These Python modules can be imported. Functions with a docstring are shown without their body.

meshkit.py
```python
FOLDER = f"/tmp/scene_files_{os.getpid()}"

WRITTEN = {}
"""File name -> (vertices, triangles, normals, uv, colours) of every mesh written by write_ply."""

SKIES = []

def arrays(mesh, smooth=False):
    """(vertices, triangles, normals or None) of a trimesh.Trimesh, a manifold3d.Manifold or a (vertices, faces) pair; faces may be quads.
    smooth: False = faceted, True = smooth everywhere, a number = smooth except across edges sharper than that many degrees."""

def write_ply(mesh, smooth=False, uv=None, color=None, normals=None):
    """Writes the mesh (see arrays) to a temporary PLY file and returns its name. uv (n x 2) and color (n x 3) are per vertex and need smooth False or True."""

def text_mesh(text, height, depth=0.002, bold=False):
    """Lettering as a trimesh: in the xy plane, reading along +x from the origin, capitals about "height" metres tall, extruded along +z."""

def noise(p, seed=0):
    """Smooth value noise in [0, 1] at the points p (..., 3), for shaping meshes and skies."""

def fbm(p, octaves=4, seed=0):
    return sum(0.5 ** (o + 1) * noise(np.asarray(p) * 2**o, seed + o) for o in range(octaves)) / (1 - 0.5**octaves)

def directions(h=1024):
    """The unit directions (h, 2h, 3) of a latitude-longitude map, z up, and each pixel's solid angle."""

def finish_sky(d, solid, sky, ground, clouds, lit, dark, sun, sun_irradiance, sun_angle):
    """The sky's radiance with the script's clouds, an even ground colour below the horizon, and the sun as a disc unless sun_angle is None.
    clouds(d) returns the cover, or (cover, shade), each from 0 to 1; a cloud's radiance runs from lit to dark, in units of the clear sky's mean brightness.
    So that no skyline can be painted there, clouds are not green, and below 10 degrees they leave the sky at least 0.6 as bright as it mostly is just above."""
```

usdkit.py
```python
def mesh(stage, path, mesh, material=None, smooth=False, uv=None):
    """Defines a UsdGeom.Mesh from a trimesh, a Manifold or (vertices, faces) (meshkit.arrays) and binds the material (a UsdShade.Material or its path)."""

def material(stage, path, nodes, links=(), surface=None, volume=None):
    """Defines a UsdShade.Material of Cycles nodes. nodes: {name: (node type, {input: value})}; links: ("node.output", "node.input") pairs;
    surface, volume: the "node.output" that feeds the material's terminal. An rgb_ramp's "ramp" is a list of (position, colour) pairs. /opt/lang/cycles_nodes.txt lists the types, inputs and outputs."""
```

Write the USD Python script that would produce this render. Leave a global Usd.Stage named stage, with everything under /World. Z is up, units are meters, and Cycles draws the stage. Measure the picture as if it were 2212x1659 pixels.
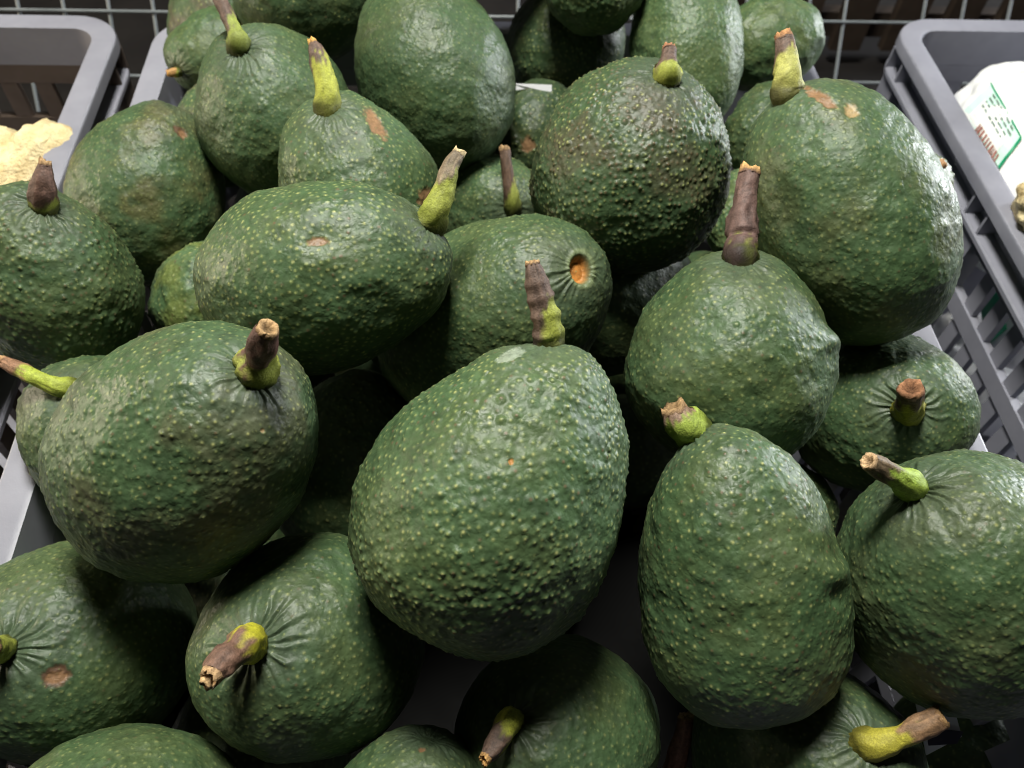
import math, random, numpy as np, trimesh, usdkit, meshkit
from pxr import Usd, UsdGeom, UsdLux, UsdShade, Gf, Sdf, Vt
from shapely.geometry import Polygon
from scipy.spatial import cKDTree

stage = Usd.Stage.CreateInMemory()
UsdGeom.SetStageUpAxis(stage, UsdGeom.Tokens.z)
UsdGeom.SetStageMetersPerUnit(stage, 1.0)
W = UsdGeom.Xform.Define(stage, '/World')
stage.SetDefaultPrim(W.GetPrim())
UsdGeom.Scope.Define(stage, '/World/Looks')

# ------------------------------------------------------------------ camera
RIM = 0.22                       # height of the crates' rims above the counter
unit = lambda v: np.asarray(v, float) / np.linalg.norm(v)
_Y = unit([-308, 4626, -3313]); _X = np.array([1, .0165, -.07]); _X = unit(_X - _Y * (_X @ _Y)); _Z = np.cross(_X, _Y)
M = np.array([_X, _Y, _Z])       # camera axes (right, up, back) to world
EYE = np.array([0, 0, RIM + .34])
PX = 1789.0                      # focal length in units of the 2212-wide view of the photograph
cam = UsdGeom.Camera.Define(stage, '/World/camera')
m4 = np.eye(4); m4[:3, :3] = M.T; m4[3, :3] = EYE
cam.AddTransformOp().Set(Gf.Matrix4d(m4.tolist()))
cam.CreateFocalLengthAttr(4.0)
cam.CreateHorizontalApertureAttr(4.0 * 2212 / PX); cam.CreateVerticalApertureAttr(4.0 * 1659 / PX)
cam.CreateClippingRangeAttr(Gf.Vec2f(.01, 50))
cam.CreateFStopAttr(2.0); cam.CreateFocusDistanceAttr(.31)
cam.CreateExposureAttr(0.0)

def at(u, v, d):                 # a point of the photograph (2212 wide) at depth d, in world metres
    return EYE + M @ np.array([(u - 1106) / PX * d, (829.5 - v) / PX * d, -d])
def proj(p):
    c = (np.asarray(p) - EYE) @ M
    return np.stack([1106 + c[..., 0] / -c[..., 2] * PX, 829.5 - c[..., 1] / -c[..., 2] * PX, -c[..., 2]], -1)

# ------------------------------------------------------------------ lamps
def rect_light(name, pos, target, w, h, power, color):
    l = UsdLux.RectLight.Define(stage, '/World/' + name)
    z = unit(np.asarray(pos, float) - target); x = np.cross([0, 1, 0.01], z); x = unit(x); y = np.cross(z, x)
    t = np.eye(4); t[0, :3], t[1, :3], t[2, :3], t[3, :3] = x, y, z, pos
    l.AddTransformOp().Set(Gf.Matrix4d(t.tolist()))
    l.CreateWidthAttr(w); l.CreateHeightAttr(h); l.CreateIntensityAttr(power); l.CreateColorAttr(Gf.Vec3f(*color)); l.CreateNormalizeAttr(False)
    return l
rect_light('hanging_lamp', (-.05, .48, 1.22), (0, .27, .25), .24, .24, 112.0, (1, .985, .90))
rect_light('window_light', (1.62, 1.08, .52), (.25, .35, .25), .5, .45, 90.0, (.93, .96, 1.0))
rect_light('side_lamp', (-1.10, .46, .46), (-.2, .25, .22), .40, .35, 18.0, (1, .86, .64))
rect_light('room_glow', (.1, -.9, 2.2), (.05, .4, .2), 2.0, 1.4, .06, (1, .95, .90))

# ------------------------------------------------------------------ materials
LOOK = {}
def mat(name, color=(.5, .5, .5), rough=.5, spec=.5, attr=None, noise=None, bump=None, emit=None, coat=0, sss=0, extra=None):
    nodes = {'p': ('principled_bsdf', dict(base_color=color, roughness=rough, specular_ior_level=spec, coat_weight=coat, coat_roughness=.25)), 'tc': ('texture_coordinate', {})}
    links = []
    src = None
    if attr:
        nodes['at'] = ('attribute', {'attribute': attr}); src = 'at.color'
    if noise:
        sc, lo, hi = noise
        nodes['n'] = ('noise_texture', {'scale': sc, 'detail': 4, 'roughness': .65})
        nodes['r'] = ('rgb_ramp', {'ramp': [(.3, lo), (.7, hi)]})
        links += [('tc.object', 'n.vector'), ('n.fac', 'r.fac')]
        if src:
            nodes['m'] = ('mix', {'mix_type': 'multiply', 'fac': 1.0}); links += [(src, 'm.color1'), ('r.color', 'm.color2')]; src = 'm.color'
        else:
            src = 'r.color'
    if src: links.append((src, 'p.base_color'))
    if bump:
        sc, dist, st = bump
        nodes['bn'] = ('noise_texture', {'scale': sc, 'detail': 3, 'roughness': .6})
        nodes['b'] = ('bump', {'distance': dist, 'strength': st})
        links += [('tc.object', 'bn.vector'), ('bn.fac', 'b.height'), ('b.normal', 'p.normal')]
    if extra: extra(nodes, links)
    LOOK[name] = usdkit.material(stage, '/World/Looks/' + name, nodes, links, surface='p.BSDF')
    return LOOK[name]

def skin_detail(nodes, links):
    nodes['rn'] = ('noise_texture', {'scale': 55, 'detail': 3, 'roughness': .6})
    nodes['rr'] = ('map_range', {'from_min': .3, 'from_max': .7, 'to_min': .43, 'to_max': .60})
    links += [('tc.object', 'rn.vector'), ('rn.fac', 'rr.value'), ('rr.result', 'p.roughness')]
    # fine pebbling: small low grains, each with its own tone, on a leathery grain
    nodes['wn'] = ('noise_texture', {'scale': 300, 'detail': 2}); nodes['wa'] = ('mix', {'mix_type': 'linear_light', 'fac': .0012})
    nodes['v'] = ('voronoi_texture', {'feature': 'f1', 'scale': 520, 'randomness': 1.0})
    nodes['vh'] = ('map_range', {'from_min': .05, 'from_max': .62, 'to_min': 1.0, 'to_max': 0.0, 'clamp': True})
    nodes['g'] = ('noise_texture', {'scale': 420, 'detail': 3, 'roughness': .6})
    nodes['ga'] = ('math', {'math_type': 'multiply_add', 'value2': .9})
    nodes['b'] = ('bump', {'distance': .00032, 'strength': .42})
    links += [('tc.object', 'wn.vector'), ('tc.object', 'wa.color1'), ('wn.color', 'wa.color2'), ('wa.color', 'v.vector'), ('v.distance', 'vh.value'),
              ('tc.object', 'g.vector'), ('g.fac', 'ga.value1'), ('vh.result', 'ga.value3'), ('ga.value', 'b.height'), ('b.normal', 'p.normal')]
    nodes['sp'] = ('map_range', {'from_min': .60, 'from_max': .95, 'to_min': 0.0, 'to_max': .55, 'clamp': True})
    nodes['pick'] = ('separate_color', {}); nodes['pk'] = ('map_range', {'from_min': .55, 'from_max': .85, 'clamp': True}); nodes['pm'] = ('math', {'math_type': 'multiply'})
    nodes['spk'] = ('mix', {'mix_type': 'mix', 'color2': (.22, .25, .095)})
    links.remove(('m.color', 'p.base_color'))
    links += [('vh.result', 'sp.value'), ('v.color', 'pick.color'), ('pick.r', 'pk.value'), ('sp.result', 'pm.value1'), ('pk.result', 'pm.value2'),
              ('pm.value', 'spk.fac'), ('m.color', 'spk.color1'), ('spk.color', 'p.base_color')]
mat('avocado_skin', attr='skin_color', noise=(700, (.80, .82, .78), (1.17, 1.16, 1.16)), spec=.42, extra=skin_detail)
mat('stem_bark', attr='stem_color', noise=(1500, (.7, .7, .7), (1.25, 1.25, 1.25)), bump=(1200, .0006, .6), rough=.6, spec=.35)
mat('torn_wood', attr='stem_color', noise=(1800, (.6, .55, .5), (1.3, 1.3, 1.3)), bump=(1600, .0006, .7), rough=.8, spec=.2)
mat('grey_plastic', noise=(30, (.215, .217, .26), (.27, .272, .32)), bump=(900, .0002, .3), rough=.45, spec=.45)
mat('brown_plastic', noise=(40, (.085, .062, .048), (.12, .09, .072)), bump=(900, .0002, .3), rough=.5, spec=.4)
mat('black_plastic', noise=(30, (.003, .003, .003), (.006, .006, .006)), rough=.75, spec=.1)
mat('counter_paint', noise=(14, (.008, .007, .007), (.016, .014, .013)), rough=.8, spec=.2)
mat('dark_board', noise=(9, (.005, .004, .004), (.013, .010, .009)), rough=.85, spec=.15)
mat('box_wood', noise=(30, (.022, .015, .011), (.045, .032, .023)), rough=.8, spec=.2)
mat('wire_metal', noise=(60, (.13, .15, .16), (.20, .22, .235)), rough=.4, spec=.6)
mat('root_skin', noise=(70, (.64, .47, .22), (.88, .77, .48)), bump=(420, .003, .8), rough=.55)
mat('brown_root_skin', noise=(130, (.25, .18, .10), (.40, .30, .19)), bump=(300, .0015, .6), rough=.65)
mat('white_film', noise=(20, (.82, .83, .83), (.90, .90, .89)), bump=(40, .002, .35), rough=.32, coat=.3)
mat('label_paper', (.62, .86, .76), .4)
mat('label_white', (.85, .87, .84), .4)
mat('label_green', (.0, .30, .14), .4)
mat('label_ink', (.20, .27, .24), .5)
mat('barcode_ink', (.35, .16, .13), .5)
mat('torn_paper', noise=(60, (.62, .66, .74), (.78, .80, .86)), rough=.5)
mat('dark_print', (.05, .05, .08), .4)
mat('shelf_strip', (.80, .80, .84), .5)

# ------------------------------------------------------------------ helpers
USED = {}
def numbered(path):
    n = USED.get(path, 0); USED[path] = n + 1
    return path if n == 0 else f'{path}_{n:03d}'
def tag(prim, label=None, category=None, group=None, kind=None):
    for k, v in (('label', label), ('category', category), ('group', group), ('kind', kind)):
        if v: prim.SetCustomDataByKey(k, v)
    return prim
def thing(name, label, category, group=None, pos=(0, 0, 0), rot=None):
    x = UsdGeom.Xform.Define(stage, numbered('/World/' + name))
    t = np.eye(4); t[3, :3] = pos
    if rot is not None: t[:3, :3] = np.asarray(rot).T
    x.AddTransformOp().Set(Gf.Matrix4d(t.tolist()))
    return tag(x.GetPrim(), label, category, group)
def obj(name, mesh, look, parent=None, smooth=False, colors=None):
    path = numbered((str(parent.GetPath()) if parent else '/World') + '/' + name)
    m = usdkit.mesh(stage, path, mesh, LOOK[look], smooth=smooth)
    if colors:
        k, c = colors
        UsdGeom.PrimvarsAPI(m).CreatePrimvar(k, Sdf.ValueTypeNames.Color3fArray, 'vertex').Set(Vt.Vec3fArray.FromNumpy(np.asarray(c, np.float32)))
    return m.GetPrim()
def box(x0, x1, y0, y1, z0, z1):
    b = trimesh.creation.box((x1 - x0, y1 - y0, z1 - z0)); b.apply_translation(((x0 + x1) / 2, (y0 + y1) / 2, (z0 + z1) / 2)); return b
def tube(pts, rad, sides=14, cap=True):
    p = np.asarray(pts, float); rad = np.broadcast_to(rad, (len(p),))
    t = np.gradient(p, axis=0); t /= np.linalg.norm(t, axis=1, keepdims=True)
    a = unit(np.cross(t[0], [.31, .77, .55])); A = []
    for k in t:
        a = unit(a - k * (a @ k)); A.append(a)
    A = np.array(A); B = np.cross(t, A); an = np.arange(sides) * 2 * np.pi / sides
    v = p[:, None] + rad[:, None, None] * (np.cos(an)[None, :, None] * A[:, None] + np.sin(an)[None, :, None] * B[:, None])
    f = []
    for i in range(len(p) - 1):
        for j in range(sides):
            q = (i * sides + j, i * sides + (j + 1) % sides, (i + 1) * sides + (j + 1) % sides, (i + 1) * sides + j)
            f += [(q[0], q[1], q[2]), (q[0], q[2], q[3])]
    v = v.reshape(-1, 3)
    if cap:
        n = len(v); v = np.vstack([v, p[0], p[-1]]); L = (len(p) - 1) * sides
        for j in range(sides):
            f += [(n, (j + 1) % sides, j), (n + 1, L + j, L + (j + 1) % sides)]
    return v, np.array(f), (t, A, B)

DEPTH = {1: 0.3000, 2: 0.3194, 3: 0.3167, 4: 0.3573, 5: 0.3593, 6: 0.3814, 7: 0.4221, 8: 0.4111, 9: 0.4257, 10: 0.4662, 11: 0.4757, 12: 0.4000, 13: 0.3862, 14: 0.3582, 15: 0.3380, 16: 0.3086, 17: 0.3100, 18: 0.3457, 19: 0.3494, 20: 0.3240, 21: 0.4120, 23: 0.4400, 25: 0.5221, 26: 0.4880, 27: 0.5313, 28: 0.5628, 29: 0.5400, 30: 0.5850, 31: 0.5200, 32: 0.5222, 33: 0.4500, 34: 0.4955, 35: 0.4300, 36: 0.5015, 37: 0.5448, 39: 0.3857, 40: 0.5100, 42: 0.4700, 41: 0.5850}
FILL = [(-0.134, 0.035, 0.062, -0.15, -0.05, 0.0393, 0.0488), (0.033, 0.041, 0.062, -0.1, 0.17, 0.0405, 0.0524), (-0.136, 0.209, 0.062, -1.64, 0.01, 0.0392, 0.0504), (0.035, 0.22, 0.062, -0.61, 0.12, 0.0406, 0.0485), (-0.138, 0.301, 0.056, 1.49, 0.08, 0.041, 0.0476), (0.115, 0.297, 0.062, 3.02, -0.01, 0.0394, 0.0493), (-0.05, 0.383, 0.062, -1.54, 0.1, 0.041, 0.0495), (0.027, 0.383, 0.062, 1.83, 0.12, 0.0407, 0.0523), (0.133, 0.39, 0.062, 0.05, 0.16, 0.0401, 0.0492), (-0.054, 0.478, 0.062, 3.04, 0.18, 0.0395, 0.0507), (0.043, 0.472, 0.056, -2.3, 0.12, 0.0421, 0.0488), (-0.097, 0.085, 0.132, -1.85, 0.1, 0.0423, 0.0512), (0.174, 0.073, 0.108, 2.01, -0.01, 0.0405, 0.0483), (-0.114, 0.345, 0.15, 1.84, -0.05, 0.0409, 0.0519), (-0.006, 0.339, 0.15, -0.36, 0.08, 0.0421, 0.0547), (0.159, 0.342, 0.15, 1.22, 0.13, 0.0418, 0.0501), (-0.111, 0.436, 0.15, 2.08, 0.13, 0.0391, 0.046), (-0.023, 0.422, 0.132, -0.03, 0.02, 0.0407, 0.0507), (0.074, 0.435, 0.15, 0.23, 0.07, 0.0405, 0.0493), (0.03, 0.548, 0.318, 0.4, 0.1, 0.042, 0.05), (0.118, 0.552, 0.316, 0.4, 0.1, 0.042, 0.05), (-0.085, 0.552, 0.312, 0.4, 0.1, 0.042, 0.05), (0.093, 0.314, 0.207, 0.6, 0.1, 0.042, 0.048), (0.258, 0.075, 0.112, 0.9, 0.1, 0.042, 0.05)]
# ------------------------------------------------------------------ the heap: c = centre and L, W = length, width in units of the 2212-wide view at depth d (m); ang, tilt = where the stem end points
AV = [
 dict(id=1, c=(1080, 1060), L=705, W=555, ang=61, tilt=8, k=0.23, d=.300, sub=7, bn=9, ba=0.75, pl=.9, pb=.12, tone=1.1,
   stem=dict(p=[(1186,735,0,33),(1180,690,-.003,30),(1164,630,-.005,26),(1150,570,-.006,16)], cut=0.1, side=0.42, ph=2.6, rings=(.35,.52,.68,.82), rag=.35),
   dents=[(1100,775,1.8,40)], scars=[(1105,770,34,16,30,'pale'),(1104,997,7,9,0,'orange')],
   ol=0.5, label='largest avocado in the middle front, knobbly green, tall purple brown stem leaning left'),
 dict(id=2, c=(1598, 1232), L=655, W=430, ang=100, tilt=14, k=0.26, d=.335, sub=7, bn=6.5, ba=0.4, pl=.9, pb=.3, tone=1.05,
   stem=dict(p=[(1492,928,0,44),(1474,915,-.003,40),(1458,888,-.004,28)], cut=0.7, rag=.6, green=(.28,.36,.06), brown=(.20,.13,.09)),
   dents=[(1798,1238,3.2,28),(1735,1222,1.4,38),(1798,1292,-1.4,26),(1765,1360,-1.0,34)], scars=[],
   sq=2.3, ol=0.6, label='smooth pear-shaped avocado with a knob on its right flank and short stub stem'),
 dict(id=3, c=(412, 968), L=650, W=520, ang=37, tilt=32, k=.12, d=.322, sub=7, bn=6.5, ba=0.55, pl=.75, olive=(0.075, 0.088, 0.042), ol=1.,
   stem=dict(p=[(553,800,0,48),(556,785,-.004,46),(560,772,-.007,33),(566,745,-.016,33),(578,712,-.024,24)], cut=.40, rag=.35, brown=(.10,.05,.04)),
   scars=[(565,930,5,5,0,'tan')],
   sq=2.1, pb=0.1, label='big dull avocado at left front, thick brown stem set in a bright green collar'),
 dict(id=4, c=(705,597), L=560, W=410, ang=9, tilt=12, k=.12, d=.375, sub=6, bn=8, ba=0.35, pl=1.25, pb=.1,
   stem=dict(p=[(930,478,0,37),(940,455,-.003,30),(958,410,-.004,24),(972,365,-.004,20),(990,332,-.003,14)], cut=.62, side=.15, ph=1., rag=.9, tip=(.62,.50,.28), brown=(.17,.13,.085)),
   scars=[(690,520,26,12,5,'brown')], dents=[(690,520,-1.2,30),(740,525,-.8,26)],
   ol=0.5, label='avocado lying on its side with yellow specks, small brown star scar and bent yellow stem'),
 dict(id=5, c=(1577, 772), L=480, W=432, ang=78, tilt=-12, k=.12, d=.352, sub=6, bn=7, ba=0.4, pl=.75, ol=0.6,
   stem=dict(p=[(1600,556,0,36),(1602,520,.004,32),(1604,478,.006,33),(1607,450,.007,27),(1619,375,.010,22)], cut=.05, side=.05, rings=(.2,.32,.45), rag=.8, brown=(.115,.07,.06), tip=(.55,.34,.14)),
   dents=[(1800,735,3,26)],
   label='rounded avocado right of centre with a tall reddish brown stem standing upright'),
 dict(id=6, c=(1826, 463), L=590, W=405, ang=117, tilt=4, k=0.08, d=.392, sub=6, bn=7, ba=0.35, pl=.6, olive=(.07,.085,.035),
   stem=dict(p=[(1700,192,0,36),(1702,165,-.002,31),(1700,130,-.002,25),(1694,85,-.001,20)], cut=.60, side=.2, rag=.6, green=(.36,.36,.10), tip=(.42,.22,.10)),
   scars=[(1775,215,44,12,-32,'brown'),(1838,240,22,14,-35,'tan')],
   sq=2.15, label='large avocado at upper right with brown scuffed shoulder and short yellow-green stem'),
 dict(id=7, c=(1365, 362), L=450, W=418, ang=76, tilt=12, k=.10, d=.415, sub=6, bn=10, ba=1.4, pl=1.1, pb=.55, tone=.8, olive=(.075,.065,.035), bs=.95,
   stem=dict(p=[(1440,163,0,32),(1442,152,-.003,30),(1443,140,-.003,22),(1446,108,-.001,15)], cut=0.36, rag=.9, tip=(.36,.17,.09)),
   label='dark glossy avocado covered in beady brown warts, right of the back middle'),
 dict(id=8, c=(1062, 688), L=585, W=405, ang=27, tilt=36, k=.08, d=.412, sub=6, bn=8, ba=0.5, pl=.7, ridge=1.1,
   holes=[(1255,582,23,34,12,4.5)],
   ol=0.6, label='stemless avocado with an open orange hole where its stem came off'),
 dict(id=9, c=(775, 412), L=420, W=342, ang=113, tilt=18, k=.16, d=.442, sub=6, bn=8, ba=0.45, pl=.9, pb=.1,
   stem=dict(p=[(708,226,0,32),(708,205,-.002,27),(700,165,-.003,22),(690,130,-.003,22),(677,95,-.002,10)], cut=.58, rag=1.3, green=(.33,.35,.05), tip=(.60,.36,.10)),
   scars=[(812,268,17,50,32,'brown'),(922,425,24,24,0,'brown')],
   ol=0.5, label='avocado with a long brown oval scar and an upright yellow stem'),
 dict(id=10, c=(595, 245), L=370, W=332, ang=108, tilt=22, k=.10, d=.465, sub=6, bn=8, ba=0.35, pl=.5, ridge=1.4,
   stem=dict(p=[(516,98,0,27),(515,88,-.003,25),(508,70,-.003,17),(490,30,-.002,15),(462,-30,.0,15)], cut=.30, rag=.4, green=(.22,.26,.05)),
   ol=0.6, label='avocado at upper left with a long dark stem reaching out of the top'),
 dict(id=11, c=(322, 420), L=395, W=318, ang=68, tilt=12, k=.14, d=.455, sub=6, bn=8, ba=0.35, pl=.5, olive=(.085,.09,.035), ol=1.,
   scars=[(390,287,20,12,-40,'dark'),(394,290,14,8,-40,'brown')],
   label='stemless olive avocado resting on the left rim with a small reddish scar near its tip'),
 dict(id=12, c=(115, 610), L=430, W=335, ang=100, tilt=36, k=.10, d=.400, sub=6, bn=8, ba=1.0, pl=.8, pb=.5, ridge=1.6,
   stem=dict(p=[(92,440,0,31),(92,425,-.003,28),(94,395,-.006,24),(97,355,-.008,13)], cut=.12, rag=1.0, brown=(.10,.055,.04)),
   ol=0.6, label='warty avocado cut by the left edge with a stubby dark brown stem'),
 dict(id=13, c=(240,940), L=380, W=340, ang=138, tilt=18, k=.10, d=.385, sub=5, bn=7,
   stem=dict(p=[(150,842,0,26),(128,836,-.003,22),(85,820,-.004,18),(50,803,-.004,18),(8,782,-.003,13)], cut=.60, rag=.5, green=(.36,.42,.06), brown=(.24,.13,.075)),
   label='avocado tucked behind the big left front one, only its green stem poking left'),
 dict(id=14, c=(152,1402), L=520, W=462, ang=178, tilt=50, k=.12, d=.345, sub=6, bn=7, ba=0.5, pl=.6, ridge=1.8,
   stem=dict(p=[(5,1402,0,30),(-8,1402,-.005,30),(-25,1400,-.014,24)], cut=.9, rag=.4),
   scars=[(118,1462,42,26,10,'dark'),(120,1465,30,14,10,'brown')],
   ol=0.6, label='avocado at lower left edge with a brown bruise and stem end cut by the frame'),
 dict(id=15, c=(665, 1395), L=520, W=468, ang=186, tilt=60, k=.10, d=.338, sub=6, bn=7, ba=0.45, pl=.7, ridge=2.4,
   stem=dict(p=[(544,1394,0,38),(536,1390,-.006,41),(520,1398,-.012,38),(502,1412,-.016,31),(492,1420,-.018,34),(460,1456,-.025,24)], cut=0.48, rag=.9, tip=(.66,.45,.24), green=(.44,.42,.03), brown=(.15,.085,.06)),
   ol=0.6, label='shaded avocado at lower left centre facing forward, bright yellow collar and brown split stem'),
 dict(id=16, c=(270, 1830), L=560, W=500, ang=15, tilt=0, k=.1, d=.322, sub=6, bn=7, ba=0.35, pl=.5, ol=0.6, label='top of an avocado cut by the bottom edge near the left corner'),
 dict(id=17, c=(888, 1815), L=470, W=430, ang=80, tilt=0, k=.1, d=.345, sub=6, bn=7, ba=0.35, pl=.5, scars=[(912,1620,12,8,0,'brown')], ol=0.6, label='avocado top with a tiny pink scar, cut by the bottom edge left of middle'),
 dict(id=18, c=(1200,1600), L=520, W=430, ang=157, tilt=64, k=.1, d=.366, sub=6, bn=7, ba=0.35, pl=.5, ridge=1.6,
   stem=dict(p=[(1108,1556,0,28),(1100,1558,-.005,28),(1088,1580,-.010,25),(1070,1610,-.014,24),(1050,1636,-.018,14)], cut=.56, rag=.9, tip=(.56,.33,.12), green=(.34,.36,.05)),
   ol=0.6, label='dark avocado at bottom middle under the largest one, green stem bent down'),
 dict(id=19, c=(1742,1645), L=500, W=425, ang=15, tilt=50, k=.1, d=.366, sub=6, bn=7, ba=0.35, pl=.6, ridge=1.2,
   stem=dict(p=[(1878,1608,0,40),(1895,1608,-.003,34),(1945,1592,-.006,24),(1985,1572,-.007,26),(2030,1550,-.008,24)], cut=.62, rag=.3, green=(.40,.36,.045), brown=(.22,.13,.07), tip=(.40,.25,.11)),
   ol=0.6, label='avocado at lower right with a stout yellow-brown stem pointing right'),
 dict(id=20, c=(2086, 1252), L=620, W=540, ang=117, tilt=42, k=.08, d=.318, sub=7, bn=8, ba=0.5, pl=.6, ridge=1.8, olive=(.075,.09,.04),
   stem=dict(p=[(1972,1055,0,36),(1962,1046,-.004,34),(1935,1030,-.009,25),(1905,1013,-.012,24),(1878,998,-.015,20)], cut=.58, rag=.4, green=(.26,.36,.05), brown=(.14,.10,.06), tip=(.55,.38,.22)),
   ol=0.6, label='big wrinkled avocado cut by the right edge with a hollow-ended stem pointing left'),
 dict(id=21, c=(1897, 890), L=430, W=350, ang=5, tilt=78, k=.06, d=.400, sub=6, bn=8, ba=0.45, pl=.7, ridge=2.2,
   stem=dict(p=[(1962,885,0,34),(1964,880,-.006,31),(1965,866,-.012,28),(1968,842,-.018,27)], cut=0.66, rag=.25, green=(.28,.27,.03), brown=(.11,.07,.045), tip=(.30,.15,.08)),
   ol=0.6, label='small avocado beside the right crate, its stem end facing forward'),
 dict(id=23, c=(755,1010), L=430, W=320, ang=80, tilt=0, k=.1, d=.440, sub=5, bn=6, label='shadowed avocado deep in the gap between the largest and left front avocados'),
 dict(id=25, c=(1052,458), L=320, W=235, ang=15, tilt=70, k=.05, d=.510, sub=5, bn=10, bs=.9,
   stem=dict(p=[(1108,448,0,20),(1106,430,-.004,17),(1098,380,-.008,13),(1090,325,-.010,12)], cut=.30, side=.2, rag=.8, green=(.24,.27,.05), brown=(.10,.06,.04)),
   ol=0.6, label='small avocado in the back middle gap with a thin straight stem'),
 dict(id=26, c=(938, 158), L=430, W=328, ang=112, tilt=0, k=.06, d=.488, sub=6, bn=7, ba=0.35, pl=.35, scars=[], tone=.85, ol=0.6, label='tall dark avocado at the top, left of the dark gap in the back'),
 dict(id=27, c=(1482,85), L=420, W=238, ang=92, tilt=0, k=.1, d=.545, sub=6, bn=9, ba=0.4, pl=.5, tone=1.15, ol=0.6, label='speckled avocado at the top right behind the dark warty one'),
 dict(id=28, c=(1655, 95), L=240, W=190, ang=10, tilt=10, k=.0, d=.560, sub=5, bn=9, ba=0.4, pl=.4, tone=1.2, label='avocado at top right, its right side brightly lit in front of the wire grid'),
 dict(id=29, c=(484, 116), L=250, W=190, ang=203, tilt=25, k=.12, d=.540, sub=5, bn=8, ba=0.35, pl=.4, tone=1.1,
   stem=dict(p=[(382,156,0,10),(372,157,-.002,9),(364,158,-.003,7)], cut=.2, rag=.5, tip=(.60,.34,.10), brown=(.40,.22,.08)),
   label='small avocado at top left with an orange stem tip on its lower left'),
 dict(id=30, c=(492, 45), L=300, W=240, ang=80, tilt=0, k=.05, d=.590, sub=5, bn=6, ba=0.3, olive=(.09,.08,.05), ol=1., label='dusty brownish avocado in the top left behind the long dark stem'),
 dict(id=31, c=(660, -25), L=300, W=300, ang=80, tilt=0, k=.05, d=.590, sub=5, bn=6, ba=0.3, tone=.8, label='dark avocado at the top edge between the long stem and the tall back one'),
 dict(id=32, c=(478,285), L=230, W=190, ang=90, tilt=0, k=.05, d=.540, sub=5, bn=6, ba=0.3, olive=(.10,.10,.06), ol=1., label='sliver of a pale avocado between two upper left avocados'),
 dict(id=33, c=(446,640), L=250, W=215, ang=60, tilt=0, k=.05, d=.450, sub=5, bn=7, tone=1.3, olive=(.085,.11,.03), ol=1., label='yellowish green avocado peeking out left of the one lying on its side'),
 dict(id=34, c=(1600,478), L=220, W=150, ang=90, tilt=0, k=.0, d=.500, sub=5, bn=12, tone=1.3, label='sliver of pale avocado left of the tall reddish brown stem'),
 dict(id=35, c=(1680,1130), L=280, W=225, ang=60, tilt=0, k=.05, d=.430, sub=5, bn=8, label='edge of a dark avocado showing behind the knobbed pear-shaped one'),
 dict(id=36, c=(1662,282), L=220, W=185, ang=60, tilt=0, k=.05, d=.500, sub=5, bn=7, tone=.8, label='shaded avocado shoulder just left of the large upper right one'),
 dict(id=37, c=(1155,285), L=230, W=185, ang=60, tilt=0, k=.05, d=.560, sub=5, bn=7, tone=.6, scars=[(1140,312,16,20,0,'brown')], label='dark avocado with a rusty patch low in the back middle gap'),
 dict(id=39, c=(1470,1850), L=380, W=330, ang=90, tilt=20, k=.1, d=.370, sub=5, bn=7,
   stem=dict(p=[(1458,1690,0,26),(1462,1640,-.002,22),(1476,1590,-.003,20),(1484,1552,-.003,18)], cut=.02, rag=.4, brown=(.16,.08,.05)),
   label='avocado below the bottom edge whose brown stem rises under the pear-shaped one'),
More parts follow.
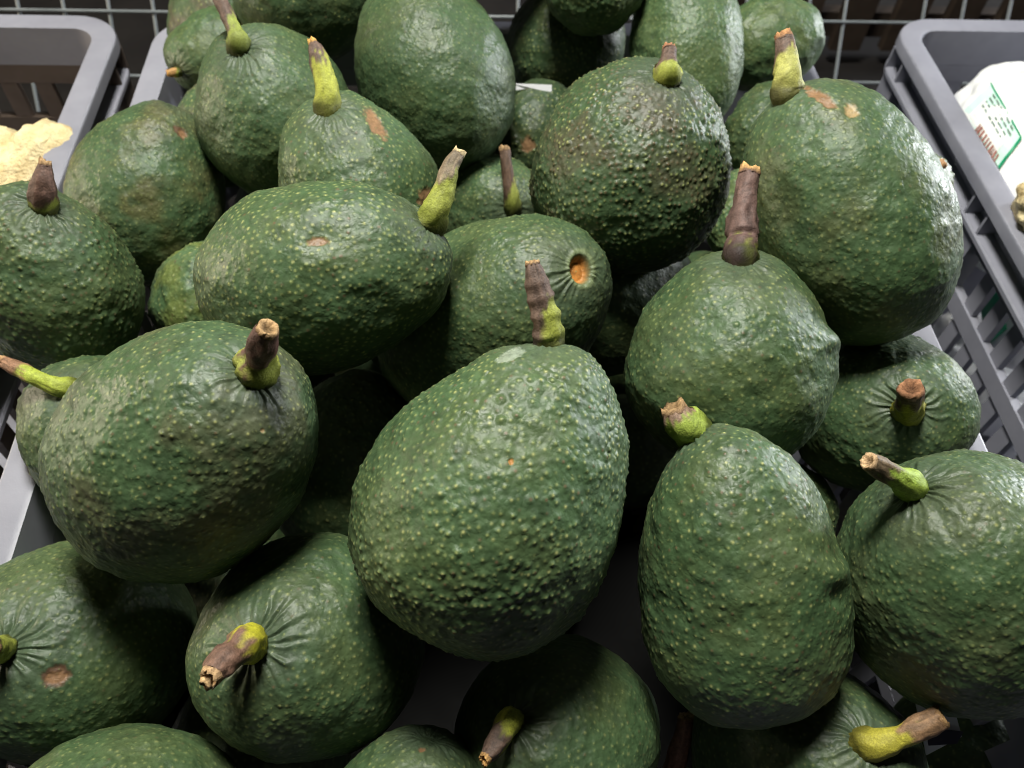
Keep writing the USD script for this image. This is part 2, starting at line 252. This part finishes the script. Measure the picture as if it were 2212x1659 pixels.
 dict(id=40, c=(1285, -62), L=260, W=230, ang=90, tilt=0, k=.0, d=.600, sub=5, bn=7, label='greyish avocado at the top edge above the dark gap'),
 dict(id=42, c=(1925,425), L=260, W=195, ang=25, tilt=0, k=.1, d=.470, sub=5, bn=7,
   stem=dict(p=[(2002,380,0,15),(2015,370,-.001,12),(2036,354,-.002,11)], cut=.1, rag=.3, brown=(.36,.20,.10), tip=(.5,.3,.16)),
   label='avocado hidden behind the large upper right one, only its tan stem tip showing'),
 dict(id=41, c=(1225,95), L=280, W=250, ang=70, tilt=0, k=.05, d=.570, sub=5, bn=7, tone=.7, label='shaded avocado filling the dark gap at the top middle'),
]
for _i, _a in enumerate(AV): _a['seed'] = _a['id']
for _a in AV: _a['d'] = DEPTH.get(_a['id'], _a['d'])
# ------------------------------------------------------------------ the setting
tag(obj('counter', box(-2.2, 2.2, -1.0, 2.0, -.04, 0), 'counter_paint'), 'dark counter top under the crates', None, None, 'structure')
tag(obj('wall', box(-2.2, 2.2, 1.10, 1.14, 0, 1.6), 'dark_board'), 'dark brown wall far behind the crates', None, None, 'structure')

# ------------------------------------------------------------------ crates
CW, CD, CH = .47, .60, .21
def rrect(x0, x1, y0, y1, r, n=9):
    pts, nor = [], []
    for cx, cy, a0 in ((x1 - r, y1 - r, 0), (x0 + r, y1 - r, 90), (x0 + r, y0 + r, 180), (x1 - r, y0 + r, 270)):
        for k in range(n):
            a = math.radians(a0 + 90 * k / (n - 1)); nor.append((math.cos(a), math.sin(a))); pts.append((cx + r * math.cos(a), cy + r * math.sin(a)))
    return np.array(pts), np.array(nor)
def ring(profile, r=.034):       # profile: (inset from the outer edge, height) going round; swept around the crate's outline
    p, n = rrect(-CW / 2, CW / 2, 0, CD, r); k, q = len(p), len(profile)
    v = np.array([[*(p[i] - n[i] * a), z] for i in range(k) for a, z in profile]); f = []
    for i in range(k):
        for j in range(q):
            a, b, c, d = i * q + j, i * q + (j + 1) % q, ((i + 1) % k) * q + (j + 1) % q, ((i + 1) % k) * q + j
            f += [(a, b, c), (a, c, d)]
    m = trimesh.Trimesh(v, np.array(f), process=False); m.fix_normals(); return m
def crate(label, x, y, group, rz=0, z=0, look='grey_plastic', base='grey_plastic'):
    c, s = math.cos(rz), math.sin(rz)
    t = thing('plastic_crate', label, 'crate', group, (x, y, z), [[c, -s, 0], [s, c, 0], [0, 0, 1]])
    b = .0018
    obj('rim', ring([(0, -.009), (0, -b), (.0006, -.0006), (b, 0), (.0155 - b, 0), (.0165, -.0008), (.0165, -.030), (.013, -.030), (.013, -.0035), (.003, -.0035), (.003, -.009)]).apply_translation((0, 0, RIM)), 'grey_plastic', t, 35)
    obj('ledge', ring([(.0, -.030), (.0, -.027), (.001, -.026), (.013, -.026), (.013, -.030)]).apply_translation((0, 0, RIM)), 'grey_plastic', t, 35)
    obj('upper_band', ring([(.0115, -.045), (.0115, -.0302), (.0165, -.0302), (.0165, -.045)]).apply_translation((0, 0, RIM)), look, t, 35)
    obj('middle_rail', ring([(.010, -.089), (.010, -.075), (.0165, -.075), (.0165, -.089)]).apply_translation((0, 0, RIM)), look, t, 35)
    obj('lower_rail', ring([(.010, -.150), (.010, -.138), (.0165, -.138), (.0165, -.150)]).apply_translation((0, 0, RIM)), look, t, 35)
    obj('base_band', ring([(.010, -CH), (.010, -.192), (.0165, -.192), (.0165, -CH)]).apply_translation((0, 0, RIM)), look, t, 35)
    obj('floor_panel', box(-CW / 2 + .012, CW / 2 - .012, .012, CD - .012, RIM - CH - .004, RIM - CH + .002), base, t)
    z = RIM
    def wall(P, L):                # P(s, inset0, inset1, s1): a box along one wall
        posts = [.035] + [L * k / 3 for k in (1, 2)] + [L - .035]
        for q in posts:
            obj('post', P(q - .011, q + .011, .003, .0162, z - .1918, z - .0305), look, t)
        for q in posts:
            for e in (-.011, .0095):
                obj('gusset', P(q + e, q + e + .002, .0012, .0128, z - .0258, z - .0092), look, t)
        for q0, q1 in zip(posts[:-1], posts[1:]):
            n = int(round((q1 - q0 - .022) / .0225)); st = (q1 - q0 - .022) / n
            for i in range(1, n):
                o = q0 + .011 + st * i
                for (a, bb) in ((-.0748, -.0452), (-.1378, -.0892), (-.1918, -.1502)):
                    obj('slat', P(o - .006, o + .006, .0115, .0163, z + a, z + bb), look, t)
    wall(lambda a, b_, i, j, z0, z1: box(-CW / 2 + i, -CW / 2 + j, a, b_, z0, z1), CD)
    wall(lambda a, b_, i, j, z0, z1: box(CW / 2 - j, CW / 2 - i, a, b_, z0, z1), CD)
    wall(lambda a, b_, i, j, z0, z1: box(a - CW / 2, b_ - CW / 2, i, j, z0, z1), CW)
    wall(lambda a, b_, i, j, z0, z1: box(a - CW / 2, b_ - CW / 2, CD - j, CD - i, z0, z1), CW)
    return t
YB = .575 - CD
crate('grey plastic crate heaped with avocados, only its pale left rim showing', -.2065 + CW / 2, YB, 'crates side by side on the counter', base='black_plastic')
crate('grey plastic crate on the left with pale yellow roots inside', -.2305 - CW / 2, YB, 'crates side by side on the counter', look='brown_plastic')
crate('grey slatted crate on the right holding white packets', .3395 + CW / 2, YB + .012, 'crates side by side on the counter')

# ------------------------------------------------------------------ wire rack behind
rk = thing('wire_rack', 'thin grey wire grid standing behind the crates', 'rack', None, (0, .68, .1815))
def wire(a, b, r): obj('wire', tube([a, b], r, 8)[:2], 'wire_metal', rk, True)
LEAN = .63
for x in [-.389, -.3535, -.3173, -.2809, -.245, -.20, -.16, -.10, -.06, 0, .06, .12, .16, .22, .26, .3163, .349, .421, .457, .50]:
    wire((x, -.13 * LEAN, -.13), (x, .20 * LEAN, .20), .0015)
for k in range(-2, 4):
    z = -.0135 + k * .0425; wire((-1.0, z * LEAN - .003, z), (1.0, z * LEAN - .003, z), .0014)

bk = thing('slatted_box', 'dim brown slatted box in the dark behind the wire grid', 'box', None, (.52, .86, 0))
for k in range(7): obj('board', box(-.2 + k * .062, -.2 + k * .062 + .036, 0, .012, .02, .20), 'box_wood', bk)
for z in (.03, .16): obj('rail', box(-.21, .22, .0125, .028, z, z + .03), 'box_wood', bk)

# ------------------------------------------------------------------ avocados
def frame(a):
    if 'R' in a: return a['R']
    t, g = math.radians(a['tilt']), math.radians(a['ang'])
    e3 = np.array([math.cos(t) * math.cos(g), math.cos(t) * math.sin(g), math.sin(t)])
    e1 = np.array([-math.sin(g), math.cos(g), 0]); e2 = np.cross(e3, e1)
    return M @ np.stack([e1, e2, e3], 1)          # columns: local axes in world
def body(a, s):                                   # unit sphere directions to the smooth body, local metres
    sc = a['d'] / PX; L, Wd = a['L'] / 2 * sc, a['W'] / 2 * sc
    p = a.get('sq', 2.); s = s * ((np.hypot(s[:, 0], s[:, 1]) ** p + np.abs(s[:, 2]) ** p) ** (-1 / p))[:, None]
    z = s[:, 2]; k, k2 = a.get('k', .15), a.get('k2', 0.)
    f = (1 - k * z - k2 * (z * z - .3)) * Wd
    x, y = s[:, 0] * f, s[:, 1] * f * a.get('flat', 1.0)
    h = np.clip((z + .3) / 1.3, 0, 1)
    x = x + a.get('lean', 0.) * Wd * h ** 2
    return np.stack([x, y, z * L], 1)
SPH = {}
def sphere(n):
    if n not in SPH:
        i = trimesh.creation.icosphere(n); SPH[n] = (np.array(i.vertices), np.array(i.faces))
    return SPH[n]
def warped(a):                                    # denser where the fruit faces the picture
    s, f = sphere(a['sub']); c = frame(a).T @ unit(EYE - place(a)); t = s + (.55 if a['sub'] < 7 else .35) * c
    return t / np.linalg.norm(t, axis=1, keepdims=True), f
def place(a): return np.asarray(a['P']) if 'P' in a else at(*a['c'], a['d'])
def vnormals(v, f):
    n = np.zeros_like(v); c = np.cross(v[f[:, 1]] - v[f[:, 0]], v[f[:, 2]] - v[f[:, 0]])
    for k in range(3):
        for q in range(3): n[:, q] += np.bincount(f[:, k], c[:, q], len(v))
    return n / np.maximum(np.linalg.norm(n, axis=1, keepdims=True), 1e-12)
GREEN, OLIVE, DEEP = np.array([.050, .091, .038]), np.array([.068, .093, .034]), np.array([.031, .058, .024])
def smooth01(x, a, b):
    t = np.clip((x - a) / (b - a), 0, 1); return t * t * (3 - 2 * t)
def skin(a):
    rng = np.random.default_rng(a['seed']); s, f = warped(a); sd = a['seed'] * 7
    v = body(a, s); n = vnormals(v, f)
    pole = np.array([0, 0, 1.]); base = a['stem']['p'][0][:2] if 'stem' in a else (a['holes'][0][:2] if 'holes' in a else None)
    R = frame(a); P = place(a); w0 = v @ R.T + P; q = proj(w0); facing = ((w0 - EYE) * (n @ R.T)).sum(1) < 0
    if base is not None:
        e = np.where(facing, np.hypot(q[:, 0] - base[0], q[:, 1] - base[1]), 1e9); pole = s[np.argmin(e)]
    px = unit(np.cross(pole, [.3, .9, .2])); py = np.cross(pole, px)
    al = np.arccos(np.clip(s @ pole, -1, 1)); az = np.arctan2(s @ py, s @ px)
    mm = .001
    dis = (meshkit.fbm(s * 1.9 + 5, 3, sd) - .5) * 5.0 * mm * a.get('lump', 1.)
    dis += (meshkit.fbm(v * 95 + 3, 3, sd + 1) - .5) * 1.15 * mm * a.get('und', 1.)
    rx = np.stack([al * 38, np.cos(az) * 14 * np.sin(al), np.sin(az) * 14 * np.sin(al)], 1)
    dis += (meshkit.fbm(v * 240 + 7, 2, sd + 8) - .5) * .75 * mm * a.get('und', 1.)
    # ridges running out from the stem
    nr = 17 + a['seed'] % 6
    wv = az + .4 * (meshkit.fbm(s * 5, 2, sd + 2) - .5)
    fall = np.exp(-((al - .14) / .26) ** 2) * (.15 + 1.1 * meshkit.noise(s * 6 + 3, sd + 9))
    dis += fall * a.get('ridge', 1.) * .30 * mm * (np.sin(nr * wv) + .7 * np.sin(.61 * nr * wv + 1) + .5 * np.sin(1.7 * nr * wv + 2))
    dis -= 2.0 * mm * np.exp(-(al / .16) ** 2)
    # warts
    dens = a.get('bn', 7.0) * 1e4; area = 4 * math.pi * (a['W'] / 2 * a['d'] / PX) * (a['L'] / 2 * a['d'] / PX)
    N = int(dens * area); b = rng.normal(size=(N * 3, 3)); b /= np.linalg.norm(b, axis=1, keepdims=True)
    bp = body(a, b); keep = np.ones(len(b), bool); tr = cKDTree(bp); md = .62 / math.sqrt(dens)
    for i in range(len(b)):
        if keep[i]:
            for j in tr.query_ball_point(bp[i], md):
                if j > i: keep[j] = False
    b, bp = b[keep], bp[keep]
    amp = rng.lognormal(0, .45, len(b)); amp = np.clip(amp, .3, 2.2) * (.45 + 1.0 * meshkit.noise(bp * 60, sd + 4))
    amp *= smooth01(np.arccos(np.clip(b @ pole, -1, 1)), .22, .55) * .85 + .15
    sz = (.85 + .75 * rng.random(len(b))) * mm * a.get('bs', 1.)
    dist, ix = cKDTree(bp).query(v)
    h = np.exp(-(dist / sz[ix]) ** 2) * amp[ix]
    dis += h * .42 * mm * a.get('ba', 1.)
    # colour of the skin
    m1 = meshkit.fbm(s * 2.4 + 9, 4, sd + 5); m2 = meshkit.fbm(v * 160, 3, sd + 6); m3 = meshkit.fbm(v * 420, 2, sd + 7)
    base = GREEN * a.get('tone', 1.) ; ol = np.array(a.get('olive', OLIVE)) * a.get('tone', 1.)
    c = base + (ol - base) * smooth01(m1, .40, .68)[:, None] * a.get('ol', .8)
    c = c + (DEEP - c) * (smooth01(m2, .50, .75) * .65)[:, None]
    c = c * (.75 + .5 * m3)[:, None]
    c = c + (np.array([.075, .085, .070]) - c) * (np.exp(-((al - .2) / .3) ** 2) * .35)[:, None]   # dull bloom round the stem
    pale = rng.random(len(b)); pc = np.where((pale < a.get('pb', .12))[:, None], [.13, .085, .045], np.where((pale > .75)[:, None], [.36, .37, .14], [.24, .28, .10]))
    t = np.clip(np.exp(-(dist / (.34 * mm + sz[ix] * .10)) ** 2) * np.clip(amp[ix] * 1.2, 0, 1.2) * a.get('pl', .8), 0, 1)
    c = c + (pc[ix] - c) * t[:, None]
    # dents, knobs, scars: given where the photograph shows them, kept with the fruit
    for (u, w, am, sg) in a.get('dents', ()):
        g = np.exp(-(((q[:, 0] - u) ** 2 + (q[:, 1] - w) ** 2) / sg ** 2)) * facing; dis += g * am * mm
    for (u, w, ru, rv, ro, kind) in a.get('scars', ()):
        ca, sa = math.cos(math.radians(ro)), math.sin(math.radians(ro)); dx, dy = q[:, 0] - u, -(q[:, 1] - w)
        e = np.sqrt(((dx * ca + dy * sa) / ru) ** 2 + ((-dx * sa + dy * ca) / rv) ** 2) + (meshkit.fbm(v * 260, 3, sd + 11) - .5) * .9 + (meshkit.fbm(v * 900, 2, sd + 12) - .5) * .5
        t = (1 - smooth01(e, .62, 1.02)) * facing * .92
        col = {'brown': (.22, .12, .06), 'dark': (.10, .05, .03), 'orange': (.45, .20, .05), 'tan': (.30, .21, .10), 'pale': (.22, .26, .20)}[kind]
        sc_ = np.array(col) * (.6 + .8 * meshkit.fbm(v * 500, 2, sd + 13))[:, None]
        c = c + (sc_ - c) * t[:, None]; dis -= .35 * mm * t; dis = dis - t * h * .5 * mm * a.get('ba', 1.)
    for (u, w, ru, rv, ro, dep) in a.get('holes', ()):
        ca, sa = math.cos(math.radians(ro)), math.sin(math.radians(ro)); dx, dy = q[:, 0] - u, -(q[:, 1] - w)
        e = np.sqrt(((dx * ca + dy * sa) / ru) ** 2 + ((-dx * sa + dy * ca) / rv) ** 2)
        t = (1 - smooth01(e, .75, 1.0)) * facing; rim_ = np.exp(-((e - 1.15) / .2) ** 2) * facing
        inner = np.array([.42, .17, .035]) * (.45 + 1.1 * meshkit.fbm(v * 600, 2, sd + 14))[:, None]
        c = c + (inner - c) * t[:, None]; c = c + (np.array([.20, .24, .12]) - c) * (rim_ * .6)[:, None]
        dis = dis * (1 - t) - t * dep * mm + rim_ * .5 * mm
    return v + n * dis[:, None], f, c
def stem_of(a, t, v, R, P):
    st = a['stem']; w = v @ R.T + P; q = proj(w); u0, v0 = st['p'][0][:2]
    f2 = (q[:, 0] - u0) ** 2 + (q[:, 1] - v0) ** 2
    near = f2 < max(f2.min() * 1.5, 60); i = np.where(near)[0][np.argmin(q[near, 2])]
    d0 = q[i, 2] + st.get('sink', .0)
    rng = np.random.default_rng(a['seed'] + 500)
    pts = np.array([at(u, w_, d0 + dz) for (u, w_, dz, r) in st['p']]); rad = np.array([r * (d0 + dz) / PX for (u, w_, dz, r) in st['p']])
    d_ = unit(pts[1] - pts[0]); pts = np.vstack([pts[0] - unit(pts[0] - P) * .010, pts]); rad = np.r_[rad[0] * .9, rad]
    L = np.r_[0, np.cumsum(np.linalg.norm(np.diff(pts, axis=0), axis=1))]; K = 44
    x = np.linspace(0, L[-1], K)
    from scipy.interpolate import PchipInterpolator as PI
    cp = np.stack([PI(L, pts[:, k])(x) for k in range(3)], 1); cr = PI(L, rad)(x)
    S = 30; vv, ff, (tt, A, B) = tube(cp, cr, S, False); vv = vv.reshape(K, S, 3)
    ctr = cp[:, None]; off = vv - ctr
    nz = meshkit.fbm(np.stack([np.broadcast_to(x[:, None] * 260, (K, S)), np.broadcast_to(np.cos(np.arange(S) * 2 * np.pi / S) * 1.3, (K, S)) + a['seed'], np.broadcast_to(np.sin(np.arange(S) * 2 * np.pi / S) * 1.3, (K, S))], -1), 3, a['seed'] + 40)
    knot = np.zeros(K)
    for kx in st.get('rings', ()): knot += .14 * np.exp(-((x / L[-1] - kx) / .035) ** 2)
    fib = meshkit.fbm(np.stack([np.broadcast_to(x[:, None] * 110, (K, S)), np.broadcast_to(np.cos(np.arange(S) * 2 * np.pi / S) * 4, (K, S)) + a['seed'], np.broadcast_to(np.sin(np.arange(S) * 2 * np.pi / S) * 4, (K, S))], -1), 2, a['seed'] + 80)
    nz = nz * .62 + fib * .38
    off = off * (1 + (nz - .5)[..., None] * .62 * min(1, st.get('rug', 1.)) + knot[:, None, None])
    vv = ctr + off
    uu = np.clip((x - .010) / (L[-1] - .010), 0, 1)[:, None]; cut = st.get('cut', .5); side = np.cos(np.arange(S) * 2 * np.pi / S + st.get('ph', 0.))[None]
    br = smooth01(uu + (nz - .5) * .8 + side * st.get('side', .12), cut - .07, cut + .07)[..., None]
    gcol = np.array(st.get('green', (.27, .30, .05))); bcol = np.array(st.get('brown', (.105, .068, .052)))
    nn = meshkit.noise(np.stack([np.broadcast_to(uu * 30, (K, S)), np.broadcast_to(np.arange(S)[None] * .7, (K, S)), np.full((K, S), a['seed'] * 1.)], -1), 3)[..., None]
    col = (gcol * (.7 + .55 * nn)) * (1 - br) + bcol * (.35 + .75 * nn + 1.1 * fib[..., None] ** 2) * br
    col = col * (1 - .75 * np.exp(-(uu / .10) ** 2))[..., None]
    inv = lambda p: (p - P) @ R
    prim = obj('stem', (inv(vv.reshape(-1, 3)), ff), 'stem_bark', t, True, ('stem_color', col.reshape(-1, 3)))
    # broken end: ragged fibres round a hollow
    end, T, Rr = cp[-1], unit(cp[-1] - cp[-3]), cr[-1]; J = 22; ang = np.arange(J) * 2 * np.pi / J; e1, e2 = A[-1], B[-1]
    rag = st.get('rag', .6) * .62; rows = []
    jag = rng.random(J) ** 1.5 * rag + (.5 + .5 * np.cos(ang - rng.random() * 6)) * rag * .9
    for rr, hh in ((1.0, -.25), (1.02, 0.0), (.92, .22), (.62, .12), (.3, -.15), (.02, -.2)):
        k = 1.0 if rr in (.92,) else (.6 if rr == .62 else (.2 if rr == .3 else 0))
        wob = 1 + (rng.random(J) - .5) * .22
        rows.append(end + T * Rr * (hh + jag * k)[:, None] + Rr * (rr * wob)[:, None] * (np.cos(ang)[:, None] * e1 + np.sin(ang)[:, None] * e2))
    vv2 = np.array(rows); ff2 = []
    for i in range(len(rows) - 1):
        for j in range(J):
            q_ = (i * J + j, i * J + (j + 1) % J, (i + 1) * J + (j + 1) % J, (i + 1) * J + j); ff2 += [(q_[0], q_[1], q_[2]), (q_[0], q_[2], q_[3])]
    tipc = np.array(st.get('tip', (.38, .25, .125))); cc = np.broadcast_to(tipc, (len(rows), J, 3)) * (.5 + rng.random((len(rows), J, 1)) * .9)
    cc = cc.copy(); cc[0] = bcol; cc[1] = (cc[1] + bcol) / 2; cc[4:] *= .45
    obj('broken_end', (inv(vv2.reshape(-1, 3)), np.array(ff2)), 'torn_wood', prim, True, ('stem_color', cc.reshape(-1, 3)))
def avocado(a):
    R, P = frame(a), place(a)
    t = thing('avocado', a['label'], 'avocado', a.get('group', 'avocados heaped in the middle crate'), P, R)
    v, f, c = skin(a)
    obj('skin', (v, f), 'avocado_skin', t, True, ('skin_color', c))
    if 'stem' in a: stem_of(a, t, v, R, P)
for a in AV: avocado(a)
for i, (x, y, z, an, ez, w, l) in enumerate(FILL):
    e3 = np.array([math.cos(an) * math.sqrt(1 - ez * ez), math.sin(an) * math.sqrt(1 - ez * ez), ez]); e1 = unit(np.cross([0, 0, 1], e3))
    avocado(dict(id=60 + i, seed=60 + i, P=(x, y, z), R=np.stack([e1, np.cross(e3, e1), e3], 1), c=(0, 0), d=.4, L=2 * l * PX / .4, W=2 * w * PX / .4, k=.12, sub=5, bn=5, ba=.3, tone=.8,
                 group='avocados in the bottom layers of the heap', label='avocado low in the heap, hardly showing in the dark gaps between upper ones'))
# ------------------------------------------------------------------ what the other crates hold
def knobbly(label, cat, name, look, joints, group=None, seed=1):
    import manifold3d as m3
    whole = m3.Manifold()
    for (p, r), (q, s) in joints:
        sp = [m3.Manifold.sphere(a, 20).translate(tuple(map(float, b))) for b, a in ((p, r), (q, s))]
        whole += m3.Manifold.batch_hull(sp)
    g = whole.refine_to_length(.004).to_mesh(); v = np.array(g.vert_properties[:, :3]); f = np.array(g.tri_verts)
    tm = trimesh.Trimesh(v, f, process=True); trimesh.smoothing.filter_taubin(tm, iterations=14)
    v = np.array(tm.vertices); n = np.array(tm.vertex_normals)
    v = v + n * ((meshkit.fbm(v * 110, 4, seed) - .5) * .009 + np.sin(v @ [500, 320, 650.] + 5 * meshkit.noise(v * 60, seed)) * .0007)[:, None]
    c = v.mean(0)
    t = thing(name, label, cat, group, c)
    obj('flesh', (v - c, np.array(tm.faces)), look, t, True)
def roots(label, u, w, d, pieces, look='root_skin', seed=1, cat='root', name='root'):
    knobbly(label, cat, name, look, [((at(u + a, w + b, d + z), r), (at(u + a2, w + b2, d + z2), r2)) for a, b, z, r, a2, b2, z2, r2 in pieces], None, seed)
roots('pale yellow root with a knobbly shoulder at the left edge of the left crate', 0, 345, .54, [(-60,0,0,.026, 10,-8,0,.019), (-10,10,0,.02, 5,75,-.01,.022), (5,-10,0,.012, 22,-30,0,.004)], seed=3)
roots('pale creamy root lying against the left crate rim', 95, 352, .525, [(20,-15,0,.022, -30,45,0,.024), (-30,40,0,.022, -25,95,-.005,.020), (20,-20,0,.018, 40,10,.01,.018)], seed=5)
roots('yellow root lowest at the left edge beside the warty avocado', 0, 420, .52, [(-40,10,0,.025, 30,5,0,.020), (20,0,0,.016, 40,40,0,.015)], seed=8)
roots('pale brown root in the right crate below the large white packet', 2278, 448, .50, [(0,-8,0,.022, 60,40,0,.030), (0,20,0,.02, 30,90,0,.024)], 'root_skin', 9)

def pillow(label, pos, size, rot, seed, bands=0, group=None):
    s, f = sphere(5)
    e = .55; v = np.sign(s) * np.abs(s) ** e * (np.asarray(size) / 2)
    v = v * (1 - .0 * s)
    n = vnormals(v, f); v = v + n * ((meshkit.fbm(v * 26 + seed, 3, seed) - .5) * .022 + (meshkit.fbm(v * 90 + seed, 2, seed) - .5) * .005)[:, None]
    t = thing('white_packet', label, 'packet', group, pos, rot)
    obj('film', (v, f), 'white_film', t, True)
    return t, v, f
def rotz(a, tip=0):
    c, s = math.cos(a), math.sin(a); x = np.array([[c, -s, 0], [s, c, 0], [0, 0, 1]]); c, s = math.cos(tip), math.sin(tip)
    return x @ np.array([[1, 0, 0], [0, c, -s], [0, s, c]])
def label_on(t, v, f, pos, rot, corners, d0, parts):
    """printed paper wrapped on the packet: corners in the photograph fix its quad on the packet's surface; parts in quad coordinates"""
    tm = trimesh.Trimesh(v, f, process=False); w = v @ np.asarray(rot).T + pos; q = proj(w); nrm = tm.vertex_normals @ np.asarray(rot).T
    front = ((w - EYE) * nrm).sum(1) < 0; tree = cKDTree(q[front][:, :2]); wf, nf = w[front], nrm[front]
    C = np.array(corners, float)
    def put(x, y, lift):
        x, y = np.asarray(x, float), np.asarray(y, float)
        uv = (1 - x)[:, None] * (1 - y)[:, None] * C[0] + x[:, None] * (1 - y)[:, None] * C[1] + x[:, None] * y[:, None] * C[2] + (1 - x)[:, None] * y[:, None] * C[3]
        dd, ii = tree.query(uv, k=24); wt = 1 / (dd + 6.0); wt /= wt.sum(1, keepdims=True)
        dep = (q[front][ii, 2] * wt).sum(1); nn = (nf[ii] * wt[..., None]).sum(1); nn /= np.linalg.norm(nn, axis=1, keepdims=True)
        return np.array([at(a, b, c) for (a, b), c in zip(uv, dep)]) + nn * lift
    for name, look, x0, x1, y0, y1, lift in parts:
        nx, ny = max(2, int(abs(x1 - x0) * 14) + 1), max(2, int(abs(y1 - y0) * 14) + 1)
        gx, gy = np.meshgrid(np.linspace(x0, x1, nx), np.linspace(y0, y1, ny)); p = put(gx.ravel(), gy.ravel(), lift); b = put(gx.ravel(), gy.ravel(), lift - .0003)
        F = []
        k = nx * ny
        for j in range(ny - 1):
            for i in range(nx - 1):
                a = j * nx + i; F += [(a, a + 1, a + nx + 1), (a, a + nx + 1, a + nx), (k + a, k + a + nx + 1, k + a + 1), (k + a, k + a + nx, k + a + nx + 1)]
        obj(name, ((np.vstack([p, b]) - pos) @ np.asarray(rot), np.array(F)), look, t, True)
pr = rotz(-.25, .25); pp = np.array([.440, .448, .184])
t, v, f = pillow('large white packet with a green edged printed label in the right crate', pp, (.162, .150, .088), pr, 4)
rnd = random.Random(3)
lab = [('label', 'label_paper', 0, 1, 0, 1, .0012), ('label_edge', 'label_green', .955, 1.0, 0, 1, .0018), ('label_edge', 'label_green', 0, .955, .955, 1.0, .0018), ('price_panel', 'label_white', .05, .62, .12, .80, .0016)]
for r in range(4):
    y = .16; x = .46 + r * .13
    while y < .74:
        wd = .03 + rnd.random() * .09; lab.append(('print_line', 'label_ink', x, x + .05, y, y + wd, .0022)); y += wd + .03
y = .34
while y < .84:
    wd = .012 + rnd.random() * .03; lab.append(('barcode_bar', 'barcode_ink', -.12, .20, y, y + wd, .0022)); y += wd + .014 + rnd.random() * .02
label_on(t, v, f, pp, pr, [(2085, 240), (2140, 180), (2204, 302), (2162, 366)][0:1] + [(2142, 182), (2206, 300), (2160, 366)], .5, lab)
g = 'smaller packets low in the right crate'
for k, (x, y, z, rr, lb) in enumerate([(.425, .47, .150, .3, 'white packet behind the upper slats of the right crate, farthest back'), (.435, .36, .135, -.2, 'white packet seen through the slats in the middle of the right crate'), (.430, .25, .130, .1, 'white packet seen through the slats near the right edge of the picture'), (.43, .37, .055, .2, 'white packet at the bottom of the right crate')]):
    rt = rotz(rr, .2); t, v, f = pillow(lb, np.array([x, y, z]), (.11, .10, .055), rt, 10 + k)
    s, F = sphere(3)
    obj('green_band', box(-.0565, -.054, -.03, .02, -.012, .012), 'label_green', t)

# scraps seen between the avocados
def sheet(name, label, cat, look, quad, d, th=.0006, extra=()):
    P = np.array([at(u, w, d + z) for u, w, z in quad]); c = P.mean(0); n = unit(np.cross(P[1] - P[0], P[2] - P[0])); k = len(P)
    t = thing(name, label, cat, None, c)
    v = np.vstack([P - c, P - c - n * th]); F = [(0, i, i + 1) for i in range(1, k - 1)] + [(k, k + i + 1, k + i) for i in range(1, k - 1)]
    for i in range(k): F += [(i, (i + 1) % k, k + (i + 1) % k), (i, k + (i + 1) % k, k + i)]
    obj('paper', (v, np.array(F)), look, t)
    for nm, lk, q2 in extra:
        Q = np.array([at(u, w, d + z) for u, w, z in q2]) - c; m = len(Q)
        v = np.vstack([Q, Q - n * .0004]); F = [(0, i, i + 1) for i in range(1, m - 1)] + [(m, m + i + 1, m + i) for i in range(1, m - 1)]
        obj(nm, (v, np.array(F)), lk, t)
sheet('paper_strip', 'small white paper strip in the dark gap at the back of the heap', 'paper strip', 'shelf_strip', [(1104,180,0), (1192,183,0), (1192,200,.002), (1136,192,.002), (1104,196,.002)], .522)
sheet('torn_label', 'torn white and blue-grey label by the stout yellow-brown stem, lower right', 'label', 'torn_paper', [(1976,1514,0), (2060,1530,0), (2076,1590,0), (2000,1630,.004)], .328, extra=[('dark_print', 'dark_print', [(2000,1570,-.001), (2080,1580,-.001), (2066,1606,-.001), (2005,1610,-.001)])])
